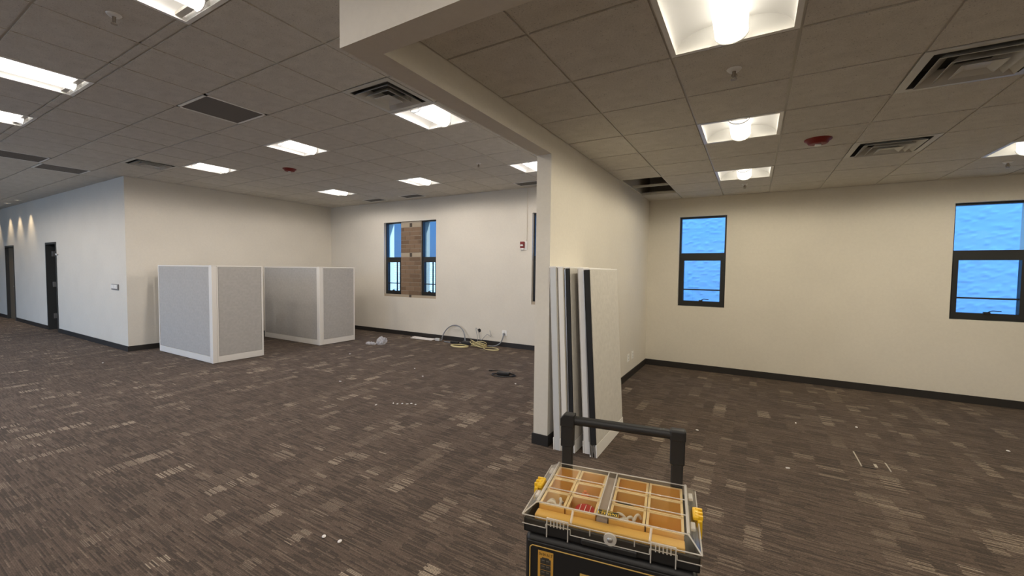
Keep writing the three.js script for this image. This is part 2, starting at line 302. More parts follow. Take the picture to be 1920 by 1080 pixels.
grilles.forEach(([x, z], k) => { const t = thing('return_grille', gl[k], 'air vent', [x, HL, z], 0, 'perforated return grilles'), o = P / 2 - 0.006; part('frame', [box(-o, -o + 0.025, -0.004, 0.012, -o, o), box(o - 0.025, o, -0.004, 0.012, -o, o), box(-o, o, -0.004, 0.012, -o, -o + 0.025), box(-o, o, -0.004, 0.012, o - 0.025, o)], M.whiteMetal, t); part('perforated_plate', metricUV(box(-o + 0.025, o - 0.025, 0, 0.006, -o + 0.025, o - 0.025)), M.perf, t); });
[[-8.06, 'dark slot grille above the paired windows, farther left'], [-6.83, 'dark slot grille by the window wall, above the paired windows'], [-3.76, 'dark slot grille near the wall strobe and the dividing wall']].forEach(([x, label]) => {
  const t = thing('slot_grille', label, 'air vent', [x, HL, -7.1], 0, 'slot grilles along the window wall'), s = [];
  part('frame', [box(-0.3, 0.3, -0.008, 0.0, -0.15, -0.13), box(-0.3, 0.3, -0.008, 0, 0.13, 0.15), box(-0.3, -0.28, -0.008, 0, -0.13, 0.13), box(0.28, 0.3, -0.008, 0, -0.13, 0.13)], M.whiteMetal, t);
  part('back_plate', box(-0.28, 0.28, -0.003, 0, -0.13, 0.13), M.dark, t);
  for (let k = 0; k < 6; k++) part('slat', box(-0.28, 0.28, -0.006, -0.003, -0.115 + k * 0.042, -0.097 + k * 0.042), std(new THREE.Color().setRGB(0.2, 0.19, 0.17), 0.6), t);
});
M.red = std(new THREE.Color().setRGB(0.2, 0.014, 0.01), 0.5);
M.lensClear = std(new THREE.Color().setRGB(0.75, 0.74, 0.72), 0.2);
function strobe(x, y, z, label) {
  const t = thing('ceiling_strobe', label, 'fire alarm', [x, y, z], 0, 'red ceiling strobes');
  part('body', new THREE.LatheGeometry([[0, -0.045], [0.055, -0.045], [0.075, -0.04], [0.09, -0.015], [0.105, -0.009], [0.107, 0]].map((p) => new THREE.Vector2(...p)), 32), M.red, t);
  part('strobe_lens', rbox(-0.025, 0.025, -0.06, -0.043, -0.018, 0.018, 0.007), M.lensClear, t);
}
strobe(0.475, HR, -4.73, 'round red fire alarm strobe on the side room ceiling'); strobe(-6.88, HL, -4.22, 'round red fire alarm strobe on the main ceiling');
M.brass = std(new THREE.Color().setRGB(0.35, 0.3, 0.24), 0.35, { metalness: 0.8 });
function sprinkler(x, y, z, label) {
  const t = thing('sprinkler_head', label, 'sprinkler', [x, y, z], 0, 'ceiling sprinkler heads');
  part('escutcheon', new THREE.LatheGeometry([[0.012, -0.016], [0.03, -0.014], [0.04, -0.004], [0.042, 0]].map((p) => new THREE.Vector2(...p)), 24), M.whiteMetal, t);
  part('stem', [cyl(0.01, 0.01, 0.05, 0, -0.025, 0, 12), tube([[-0.012, -0.03, 0], [-0.016, -0.045, 0], [0, -0.06, 0]], 0.0025, 8, 6), tube([[0.012, -0.03, 0], [0.016, -0.045, 0], [0, -0.06, 0]], 0.0025, 8, 6)], M.brass, t);
  part('deflector', cyl(0.018, 0.018, 0.003, 0, -0.062, 0, 16), M.brass, t);
}
sprinkler(-0.139, HR, -2.88, 'sprinkler head right below the large nearest troffer'); sprinkler(-0.14, HR, -6.6, 'tiny sprinkler head beyond the farthest side room troffer'); sprinkler(2.34, HR, -6.6, 'sprinkler head at the right edge over the right window'); sprinkler(-3.8, HL, -5.42, 'sprinkler head near the dividing wall in the main ceiling'); sprinkler(-3.76, HL, -1.1, 'sprinkler head at top left beside the cut off troffer');

// ---------------------------------------------------------------- windows
const ZG = ZB - 0.07;     // inner face of the frames
function sashWindow(name, [x0, x1, y0, y1], label, upper, mullion) {
  const g = struct(name, null, null, label, 'window'), z0 = ZG - 0.08, z1 = ZG, yt0 = upper - 0.125, f = 0.028;
  const F = (list, n, m = M.blackFrame, par = g) => part(n, list, m, par);
  F([box(x0, x0 + f, y0, y1, z0, z1), box(x1 - f, x1, y0, y1, z0, z1), box(x0 + f, x1 - f, y1 - f, y1, z0, z1), box(x0 + f, x1 - f, y0, y0 + f, z0, z1)], 'frame');
  F(box(x0 + f, x1 - f, yt0 + 0.05, upper, z0, z1 - 0.005), 'transom');
  const sx0 = x0 + f, sx1 = x1 - f, sy0 = y0 + f, sy1 = yt0 + 0.05, s = 0.05;
  const sash = F([box(sx0, sx0 + s, sy0, sy1, z0 + 0.01, z1 + 0.008), box(sx1 - s, sx1, sy0, sy1, z0 + 0.01, z1 + 0.008), box(sx0 + s, sx1 - s, sy1 - s, sy1, z0 + 0.01, z1 + 0.008), box(sx0 + s, sx1 - s, sy0, sy0 + s + 0.01, z0 + 0.01, z1 + 0.008)], 'sash');
  const yb = sy0 + 0.24; F(box(sx0 + s, sx1 - s, yb, yb + 0.02, z0 + 0.03, z1 - 0.01), 'sash_bar', M.blackFrame, sash);
  if (mullion) { const xm = sx0 + s + (sx1 - sx0 - 2 * s) * 0.6; F(box(xm, xm + 0.02, sy0 + s, sy1 - s, z0, z0 + 0.03), 'sash_bar', M.blackFrame, sash); }
  const xc = (x0 + x1) / 2; F([rbox(xc - 0.03, xc + 0.03, sy0 + s, sy0 + s + 0.03, z1 - 0.01, z1 + 0.03, 0.006), tube([[xc, sy0 + s + 0.02, z1 + 0.02], [xc + 0.03, sy0 + s + 0.045, z1 + 0.035], [xc + 0.12, sy0 + s + 0.045, z1 + 0.03]], 0.006, 12, 6)], 'crank_handle', M.blackFrame, sash);
  part('pane', box(x0 + f, x1 - f, upper, y1 - f, z0 + 0.03, z0 + 0.034), M.tinted, g);
  part('pane', box(sx0 + s, sx1 - s, sy0 + s, sy1 - s, z0 + 0.04, z0 + 0.044), M.tinted, g);
  return g;
}
sashWindow('window_1', W1, 'narrow black framed window left of centre on the side room wall', 1.955);
sashWindow('window_2', W2, 'black framed window cut by the right edge', 1.955);
const nicheWin = (a, b, [x0, x1, y0, y1], px0, px1, la, lb) => { sashWindow(a, [x0, px0, y0 + 0.06, y1], la, 1.93, true); sashWindow(b, [px1, x1, y0 + 0.06, y1], lb, 1.93, true); };
const PA = [-7.585, -6.93], PB = [-3.33, -2.675];
nicheWin('window_3', 'window_4', N1, ...PA, 'tall window left of the brick pier', 'tall window right of the brick pier');
nicheWin('window_5', 'window_6', N2, ...PB, 'tall window just showing beside the dividing wall end', 'tall window hidden behind the dividing wall end');
// front windows behind the viewer: plain glazing that lets the daylight in
FW.forEach(([x0, x1, y0, y1], k) => { const g = struct('window_' + (7 + k), null, null, 'wide window in the wall behind the viewer', 'window'); part('frame', [box(x0, x0 + 0.05, y0, y1, ZF + 0.05, ZF + 0.13), box(x1 - 0.05, x1, y0, y1, ZF + 0.05, ZF + 0.13), box(x0, x1, y0, y0 + 0.05, ZF + 0.05, ZF + 0.13), box(x0, x1, y1 - 0.05, y1, ZF + 0.05, ZF + 0.13), box((x0 + x1) / 2 - 0.03, (x0 + x1) / 2 + 0.03, y0, y1, ZF + 0.05, ZF + 0.13)], M.blackFrame, g); part('pane', box(x0 + 0.05, x1 - 0.05, y0 + 0.05, y1 - 0.05, ZF + 0.09, ZF + 0.094), M.glass, g); });
// brick piers between the paired windows
const brickTex = (c, s) => { const n = noise2(s); return tex(128, 64, (i, j) => { const f = 0.82 + 0.36 * n(i / 2, j / 2, 64) + 0.14 * (n(i / 14, j / 14, 9) - 0.5); return c.map((v) => clamp8(v * f)); }, true, 3, 8); };
const brickMats = [brickTex([122, 100, 79], 3), brickTex([114, 92, 72], 5), brickTex([130, 107, 86], 9)].map((t) => std(0xffffff, 0.9, { map: t, bumpMap: t, bumpScale: 0.003 }));
M.mortar = std(new THREE.Color().setRGB(0.36, 0.31, 0.25), 0.95); M.stone = std(new THREE.Color().setRGB(0.42, 0.35, 0.26), 0.9); M.brickDark = std(new THREE.Color().setRGB(0.06, 0.045, 0.035), 0.8);
const brickFull = new THREE.BoxGeometry(0.3, 0.092, 0.05);
[[PA, N1, 'tan brick pier between the two left windows'], [PB, N2, 'tan brick pier of the window pair hidden by the dividing wall']].forEach(([[x0, x1], nn, label]) => {
  const g = struct(numbered('brick_pier'), null, null, label, 'pier'), y0 = nn[2] + 0.06, y1 = nn[3], zf = ZB - 0.03, w = x1 - x0, H = 0.1035;
  part('mortar_core', box(x0, x1, y0, y1, ZO, zf - 0.006), M.mortar, g);
  const n = Math.floor((y1 - y0) / H);
  for (let r = 0; r < n; r++) {
    const yc = y0 + (r + 0.5) * H, accent = r === n - 1 || r === 9;
    if (accent) { for (const [a, b, m] of [[x0, x0 + w * 0.43, M.stone], [x0 + w * 0.45, x0 + w * 0.55, M.brickDark], [x0 + w * 0.57, x1, M.stone]]) { const q = part('brick', new THREE.BoxGeometry(b - a, H - 0.012, 0.05), m, g); q.position.set((a + b) / 2, yc, zf - 0.025); } continue; }
    let x = x0 - (r % 2 ? 0.155 : 0.31 * 0.0) - 0.05 * (r % 3 === 0 ? 1 : 0);
    while (x < x1 - 0.02) { const a = Math.max(x, x0), b = Math.min(x + 0.3, x1); if (b - a > 0.03) { const q = part('brick', brickFull, brickMats[Math.floor(rnd() * 3)], g); q.scale.x = (b - a) / 0.3; q.position.set((a + b) / 2, yc, zf - 0.025 + rr(-0.0015, 0.0015)); } x += 0.31; }
  }
  part('stone_sill', [box(nn[0], x0 + w * 0.44, nn[2], y0, ZO, ZB - 0.012), box(x0 + w * 0.56, nn[1], nn[2], y0, ZO, ZB - 0.012)], M.stone, g);
  part('sill_block', box(x0 + w * 0.44, x0 + w * 0.56, nn[2], y0, ZO, ZB - 0.014), M.brickDark, g);
});

// ---------------------------------------------------------------- outside
struct('ground_outside', box(-70, 50, -0.35, -0.22, -60, 60), std(new THREE.Color().setRGB(0.24, 0.23, 0.22), 0.95), 'paved ground outside the windows', 'ground');
{ // rough split-face wall of the neighbouring building, close behind the side room
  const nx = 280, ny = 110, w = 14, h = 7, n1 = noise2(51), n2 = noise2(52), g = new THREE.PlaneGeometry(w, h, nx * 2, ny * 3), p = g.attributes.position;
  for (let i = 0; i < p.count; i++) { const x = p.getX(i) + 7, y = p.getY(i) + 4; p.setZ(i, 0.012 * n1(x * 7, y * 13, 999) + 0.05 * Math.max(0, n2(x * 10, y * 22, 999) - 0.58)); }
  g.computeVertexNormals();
  const m = solo('neighbour_wall', [metricUV(g), box(-w / 2, w / 2, -h / 2, h / 2, -0.4, -0.02)], std(new THREE.Color().setRGB(0.50, 0.64, 0.76), 0.95), 'rough block wall close outside the side room windows, blue of skylit shade put into its colour', 'wall', [3.6, 3.1, -12.2]);  // blue in this colour stands in for skylight on a shaded wall
}
solo('sky_cover_block', [box(-110, -16, -0.3, 16, -52, -40), box(-110.2, -15.8, 16, 16.4, -52, -39.8)], std(new THREE.Color().setRGB(0.21, 0.23, 0.24), 0.9), 'tall plain grey block added to cover the bright sky beyond the left window pair', 'building');  // added block that hides the overbright sky behind the left windows
{ // low white brick building seen low through the left pair of windows
  const brickW = tex(256, 256, (i, j) => { const r = Math.floor(j / 32), o = r % 2 ? 32 : 0, e = j % 32 < 4 || (i + o) % 64 < 4; const v = e ? 150 : 232 - 16 * nA(i / 8, j / 8, 32); return [v, v, v]; }, true, 0.8, 0.8);
  solo('white_brick_building', metricUV(box(-34, -21, -0.3, 2.35, -38, -9.5)), std(0xffffff, 0.9, { map: brickW }), 'low white brick building seen through the left window pair', 'building');
}

// ---------------------------------------------------------------- doors in the corridor wall
M.doorFrame = std(new THREE.Color().setRGB(0.035, 0.037, 0.036), 0.45); M.doorWood = std(new THREE.Color().setRGB(0.16, 0.12, 0.075), 0.6); M.doorDark = std(new THREE.Color().setRGB(0.03, 0.034, 0.038), 0.6);
[[D1, 'door_1', 'dark open doorway nearer the wall corner', true], [D2, 'door_2', 'brown closed door farther along the corridor', false]].forEach(([[x0, x1, y0, y1], name, label, open]) => {
  const g = struct(name, null, null, label, 'door'), f = 0.05;
  part('door_frame', [box(x0, x0 + f, y0, y1, ZC - 0.16, ZC + 0.012), box(x1 - f, x1, y0, y1, ZC - 0.16, ZC + 0.012), box(x0 + f, x1 - f, y1 - f, y1, ZC - 0.16, ZC + 0.012)], M.doorFrame, g);
  const leaf = open ? part('door_leaf', rbox(x1 - f - 0.045, x1 - f, 0.01, y1 - f, ZC - 0.16 - (x1 - x0 - 0.1), ZC - 0.17, 0.003), M.doorDark, g) : part('door_leaf', rbox(x0 + f, x1 - f, 0.01, y1 - f, ZC - 0.1, ZC - 0.055, 0.003), M.doorWood, g);
  for (const y of [0.28, 1.08, 1.85]) part('hinge', rbox(x0 + f, x0 + f + 0.006, y, y + 0.13, ZC - 0.155, ZC - 0.09, 0.002), M.steel, g);
  if (!open) part('door_knob', [cyl(0.012, 0.012, 0.05, x1 - f - 0.08, 1.0, ZC - 0.03).rotateX(0), new THREE.SphereGeometry(0.03, 16, 12).translate(x1 - f - 0.08, 1.0, ZC - 0.02)], M.steel, leaf);
});
// wall plates, strobe and conduit
M.plate = std(new THREE.Color().setRGB(0.85, 0.84, 0.81), 0.35);
{
  const t = thing('wall_switch', 'white switch plate with dark edge near the wall corner', 'switch', [-10.8, 1.217, ZC]);
  part('back_box', rbox(-0.17, 0.17, -0.055, 0.055, 0, 0.02, 0.005), std(new THREE.Color().setRGB(0.2, 0.19, 0.18), 0.5), t); part('cover_plate', rbox(-0.165, 0.14, -0.035, 0.045, 0.012, 0.028, 0.005), M.plate, t);
  for (const x of [-0.09, -0.01, 0.07]) part('rocker', rbox(x - 0.016, x + 0.016, -0.028, 0.036, 0.024, 0.034, 0.003), M.plate, t);
}
{
  const t = thing('room_sign', 'small bracket sign beside the open doorway', 'sign', [D1[1] + 0.02, EYE + 0.26, ZC]); part('bracket', box(0, 0.1, -0.01, 0.01, 0, 0.02), M.steel, t); part('sign_plate', rbox(0.01, 0.14, -0.02, 0.02, 0.02, 0.03, 0.003), M.panelGrey, t);
}
{
  const t = thing('wall_strobe', 'red and white fire alarm strobe on the window wall', 'fire alarm', [-4.09, EYE + 0.52, ZB]);
  part('back_plate', rbox(-0.07, 0.08, -0.1, 0.08, 0, 0.012, 0.004), M.plate, t); part('body', rbox(-0.062, 0.03, -0.06, 0.075, 0.01, 0.055, 0.008), M.red, t); part('strobe_lens', rbox(-0.045, 0.015, -0.02, 0.012, 0.05, 0.075, 0.006), M.lensClear, t); part('sounder', rbox(-0.05, 0.02, -0.095, -0.062, 0.01, 0.05, 0.008), M.plate, t);
  const c = solo('surface_conduit', rbox(-4.04, -4.015, EYE + 0.6, HL, ZB, ZB + 0.018, 0.003), M.wall, 'painted surface conduit rising from the wall strobe', 'conduit');
}
function outlet(pos, turn, label, group) { const t = thing('wall_outlet', label, 'outlet', pos, turn, group); part('cover_plate', rbox(-0.058, 0.058, -0.058, 0.058, 0, 0.008, 0.003), M.plate, t); for (const y of [-0.022, 0.022]) { const r = part('receptacle', rbox(-0.017, 0.017, y - 0.014, y + 0.014, 0.006, 0.011, 0.003), M.white, t); part('slot', [box(-0.008, -0.005, y - 0.006, y + 0.006, 0.0105, 0.0115), box(0.005, 0.008, y - 0.006, y + 0.006, 0.0105, 0.0115)], M.dark, r); } return t; }
outlet([-4.53, 0.30, ZB], 0, 'white outlet with a grey cord plugged in'); outlet([XD1, 0.325, -6.27], Math.PI / 2, 'nearer of two white outlets on the dividing wall', 'outlets on the dividing wall'); outlet([XD1, 0.325, -6.52], Math.PI / 2, 'white outlet on the dividing wall nearer the corner', 'outlets on the dividing wall');
{ const t = thing('wall_hole', 'dark open knock-out with a black jack on the window wall', 'jack', [-5.18, 0.3, ZB]); part('ring', new THREE.TorusGeometry(0.035, 0.006, 8, 24), M.panelBlack, t); part('opening', cyl(0.034, 0.034, 0.006).rotateX(Math.PI / 2), M.dark, t); }
{ // flush floor box
  const t = thing('floor_box', 'flush carpeted floor box with metal edges in the side room', 'floor box', [0.94, 0, -4.64], 0.0);
  part('lid', metricUV(rbox(-0.09, 0.09, 0, 0.004, -0.18, 0.16, 0.0015)), M.carpet, t);
  part('edge_trim', [box(-0.1, -0.09, 0, 0.006, -0.17, 0.16), box(0.09, 0.1, 0, 0.006, -0.02, 0.16)], std(new THREE.Color().setRGB(0.45, 0.4, 0.33), 0.5), t);
  part('hinge_gap', [box(-0.09, 0.09, 0, 0.0045, -0.188, -0.18), box(-0.09, 0.0, 0, 0.0045, 0.16, 0.168)], M.dark, t);
  part('finger_tab', box(0.0, 0.02, 0.003, 0.006, 0.06, 0.13), std(new THREE.Color().setRGB(0.5, 0.45, 0.37), 0.5), t);
}

// ---------------------------------------------------------------- cubicle partitions
const PHGT = 1.655;
function partition(x0, z0, x1, z1, label, posts = [1, 1], fab = M.fabric) {     // base runs from (x0,z0) to (x1,z1)
  const dx = x1 - x0, dz = z1 - z0, L = Math.hypot(dx, dz), t = thing('partition_panel', label, 'partition', [x0, 0, z0], Math.atan2(-dz, dx), 'grey cubicle partition panels'), T = 0.036, s = 0.014;
  part('base_raceway', rbox(0, L, 0.006, 0.115, -T, T, 0.004), M.panelTrim, t); part('top_cap', rbox(0, L, PHGT - 0.022, PHGT, -T, T, 0.005), M.panelTrim, t);
  part('end_post', rbox(0, posts[0], 0.115, PHGT - 0.022, -T, T, 0.003), M.panelTrim, t); part('end_post', rbox(L - posts[1], L, 0.115, PHGT - 0.022, -T, T, 0.003), M.panelTrim, t);
  part('fabric_panel', metricUV(rbox(posts[0] + 0.004, L - posts[1] - 0.004, 0.119, PHGT - 0.024, -T + 0.005, T - 0.005, 0.004)), fab, t);
  return t;
}
const CB = 0.04;
partition(-9.86, -3.45, -7.83 - CB, -3.45, 'front grey fabric partition facing the viewer, left of the corner post', [0.03, 0.02]);
partition(-7.825, -3.45 - CB, -7.825, -4.25, 'narrow grey partition forming the right side of the front cubicle corner', [0.02, 0.03]);
partition(-9.95, -3.5, -9.95, -5.4, 'grey partition at the back of the cubicle opening, along the wall', [0.03, 0.03]);
partition(-9.9, -5.46, -7.87 - CB, -5.46, 'shaded inner grey partition of the rear cubicle corner', [0.02, 0.02]);
partition(-7.87, -5.46 - CB, -7.87, -6.31, 'rear narrow grey partition nearest the paired windows', [0.02, 0.03]);
[[-7.825, -3.45, 'white corner post of the front cubicle partitions'], [-7.87, -5.46, 'white corner post of the rear cubicle partitions']].forEach(([x, z, label]) => { const t = thing('corner_post', label, 'post', [x, 0, z], 0, 'cubicle corner posts'); part('post', rbox(-0.039, 0.039, 0.005, PHGT - 0.004, -0.039, 0.039, 0.008), M.panelTrim, t); part('cap', rbox(-0.04, 0.04, PHGT - 0.004, PHGT + 0.004, -0.04, 0.04, 0.003), M.panelTrim, t); });

// ---------------------------------------------------------------- partition panels leaning on the divider wall
function leaning(xb, th, z0, z1, h, tilt, label, edge, face) {
  const t = thing('leaning_panel', label, 'panel', [xb, 0, 0], 0, 'partition panels leaning on the dividing wall'); t.rotation.z = tilt; const s = 0.006, Rb = 0.11;
  part('fabric_face', metricUV(rbox(s * 0, th, Rb, h - 0.012, z1 + 0.012, z0 - 0.012, 0.003)), face, t);
  part('top_cap', rbox(0.001, th - 0.001, h - 0.012, h, z1 + 0.002, z0 - 0.002, 0.003), M.panelTrim, t);
  part('base_raceway', [rbox(-0.002, 0.010, 0.0, Rb, z1, z0, 0.002), rbox(th - 0.010, th + 0.002, 0.0, Rb, z1, z0, 0.002), box(0.01, th - 0.01, 0.03, Rb, z1 + 0.01, z0 - 0.03)], M.panelTrim, t);
  part('edge_strip', rbox(0.012, th - 0.004, edge === M.panelBlack ? Rb : 0.0, h - 0.012, z0 - 0.013, z0, 0.003), edge, t);
  if (edge === M.panelBlack) { part('metal_channel', box(0.002, 0.010, 0.02, h - 0.02, z0 - 0.012, z0 + 0.004), M.steel, t); part('end_bracket', [box(0.014, 0.026, 0.0, Rb - 0.01, z0 - 0.03, z0 - 0.004), box(th - 0.026, th - 0.014, 0.0, Rb - 0.01, z0 - 0.03, z0 - 0.004)], M.steel, t); }
  return t;
}
leaning(-1.527, 0.07, -3.40, -4.26, 1.672, 0.044, 'pale grey edged leaning panel right against the wall end', M.panelGrey, M.fabricLight);
leaning(-1.452, 0.062, -3.41, -4.26, 1.668, 0.0455, 'white edged leaning panel, second from the wall', M.panelTrim, M.fabricLight);
leaning(-1.381, 0.052, -3.42, -4.28, 1.666, 0.0462, 'middle leaning panel with a black edge and silver channel', M.panelBlack, M.fabricLight);
leaning(-1.268, 0.062, -3.47, -4.3, 1.66, 0.055, 'cream edged leaning panel between the two black edged ones', M.panelTrim, M.fabricLight);
leaning(-1.190, 0.064, -3.43, -4.27, 1.655, 0.060, 'outermost leaning panel with black edge and broad pale face', M.panelBlack, M.fabricLight);

// ---------------------------------------------------------------- tool boxes in the foreground
const TB = [-0.416, 0, -1.464], TT = 0.163;
const canvasTex = (w, h, f) => { const c = document.createElement('canvas'); c.width = w; c.height = h; f(c.getContext('2d'), w, h); const t = new THREE.CanvasTexture(c); t.colorSpace = THREE.SRGBColorSpace; return t; };
M.blackPlastic = std(new THREE.Color().setRGB(0.012, 0.012, 0.012), 0.5); M.amber = new THREE.MeshPhysicalMaterial({ color: new THREE.Color().setRGB(0.95, 0.6, 0.16), roughness: 0.35, transmission: 0.12, thickness: 0 }); M.amberRim = std(new THREE.Color().setRGB(0.97, 0.76, 0.42), 0.3);
M.yellow = std(new THREE.Color().setRGB(0.85, 0.52, 0.02), 0.4);
M.clear = new THREE.MeshPhysicalMaterial({ color: new THREE.Color().setRGB(0.97, 0.96, 0.93), roughness: 0.1, transmission: 1, thickness: 0, ior: 1.5 });
M.clearEdge = new THREE.MeshPhysicalMaterial({ color: new THREE.Color().setRGB(0.93, 0.9, 0.84), roughness: 0.18, transmission: 0.6, thickness: 0, ior: 1.5 });
{
  const t = thing('rolling_toolbox', 'black rolling toolbox with telescopic handle in the foreground', 'toolbox', TB, TT), W = 0.276, D = 0.186;
  part('body', [rbox(-W, W, 0.09, 0.718, -D, D, 0.022, 4), rbox(-W + 0.03, W - 0.03, 0.7, 0.727, -D + 0.03, D - 0.03, 0.004)], M.blackPlastic, t);
  const yel = std(new THREE.Color().setRGB(0.62, 0.40, 0.10), 0.5);
  const face = part('label_panel', rbox(-W + 0.012, W - 0.012, 0.2, 0.702, D - 0.004, D + 0.006, 0.004), M.blackPlastic, t);
  const line = (pts) => tube(pts, 0.0022, 1, 6);
  part('border_line', [line([[-W + 0.03, 0.688, D + 0.006], [W - 0.03, 0.688, D + 0.006]]), line([[-W + 0.03, 0.688, D + 0.006], [-W + 0.022, 0.68, D + 0.006]]), line([[W - 0.03, 0.688, D + 0.006], [W - 0.022, 0.68, D + 0.006]]), line([[-W + 0.022, 0.68, D + 0.006], [-W + 0.022, 0.22, D + 0.006]]), line([[W - 0.022, 0.68, D + 0.006], [W - 0.022, 0.22, D + 0.006]])], yel, face);
  const lab = canvasTex(256, 512, (c, w, h) => {
    c.fillStyle = '#c9983f'; c.fillRect(0, 0, w, h); c.fillStyle = '#15110a'; c.font = 'bold 58px serif'; c.textAlign = 'center'; c.fillText('DeWALT', w / 2, 74, w - 24);
    c.fillStyle = '#3b3833'; for (let r = 0; r < 4; r++) { c.fillRect(40, 124 + r * 96, 176, 90); c.fillStyle = '#6a665d'; c.fillRect(62, 146 + r * 96, 50, 18); c.fillRect(138, 146 + r * 96, 50, 18); c.fillStyle = '#221f1b'; c.fillRect(124, 128 + r * 96, 8, 82); c.fillStyle = '#3b3833'; }
    c.fillRect(68, 104, 120, 20);
  });
  part('product_label', new THREE.BoxGeometry(0.054, 0.108, 0.001), [yel, yel, yel, yel, std(0xffffff, 0.5, { map: lab }), yel], face).position.set(-W + 0.078, 0.622, D + 0.0068);
  part('label_badge', box(-0.08, 0.0, 0.53, 0.633, D + 0.004, D + 0.008), yel, face);
  // handle
  const hx = 0.217, hz = -0.195, top = 1.022;
  for (const s of [-1, 1]) { part('handle_post', rbox(s * hx - 0.022, s * hx + 0.022, 0.35, 0.93, hz - 0.015, hz + 0.015, 0.006), M.blackPlastic, t); part('handle_sleeve', rbox(s * hx - 0.027, s * hx + 0.027, 0.885, 0.985, hz - 0.019, hz + 0.019, 0.006), M.blackPlastic, t);
    const sh = new THREE.Shape(); sh.moveTo(-0.027, 0); sh.lineTo(0.027, 0); sh.lineTo(0.027, 0.045); sh.lineTo(-0.012, 0.045); sh.lineTo(-0.027, 0.028); sh.closePath(); const e = new THREE.ExtrudeGeometry(sh, { depth: 0.038, bevelEnabled: true, bevelSize: 0.003, bevelThickness: 0.003, bevelSegments: 2 }); if (s > 0) e.scale(-1, 1, 1); if (s > 0) e.index ? null : null;
    const cap = part('handle_corner', s > 0 ? rbox(hx - 0.03, hx + 0.03, 0.975, top, hz - 0.021, hz + 0.021, 0.01, 3) : e.translate(-hx, 0.977, hz - 0.019), M.blackPlastic, t); }
  part('handle_bar', [new THREE.CylinderGeometry(0.02, 0.02, 2 * hx - 0.04, 8).rotateZ(Math.PI / 2).translate(0, 0.998, hz)], M.blackPlastic, t);
  part('post_bracket', [rbox(-hx - 0.04, -hx + 0.04, 0.3, 0.62, -D - 0.05, -D + 0.005, 0.01), rbox(hx - 0.04, hx + 0.04, 0.3, 0.62, -D - 0.05, -D + 0.005, 0.01)], M.blackPlastic, t);
  for (const s of [-1, 1]) { const w = part('wheel', cyl(0.1, 0.1, 0.045, 0, 0, 0, 32).rotateZ(Math.PI / 2), M.blackPlastic, t); w.position.set(s * 0.27, 0.1, -0.17); part('hub', cyl(0.04, 0.04, 0.05).rotateZ(Math.PI / 2), M.yellow, w); part('foot', rbox(s * 0.2 - 0.03, s * 0.2 + 0.03, 0, 0.1, 0.1, 0.16, 0.01), M.blackPlastic, t); }
}
const orgBase = 0.7275;
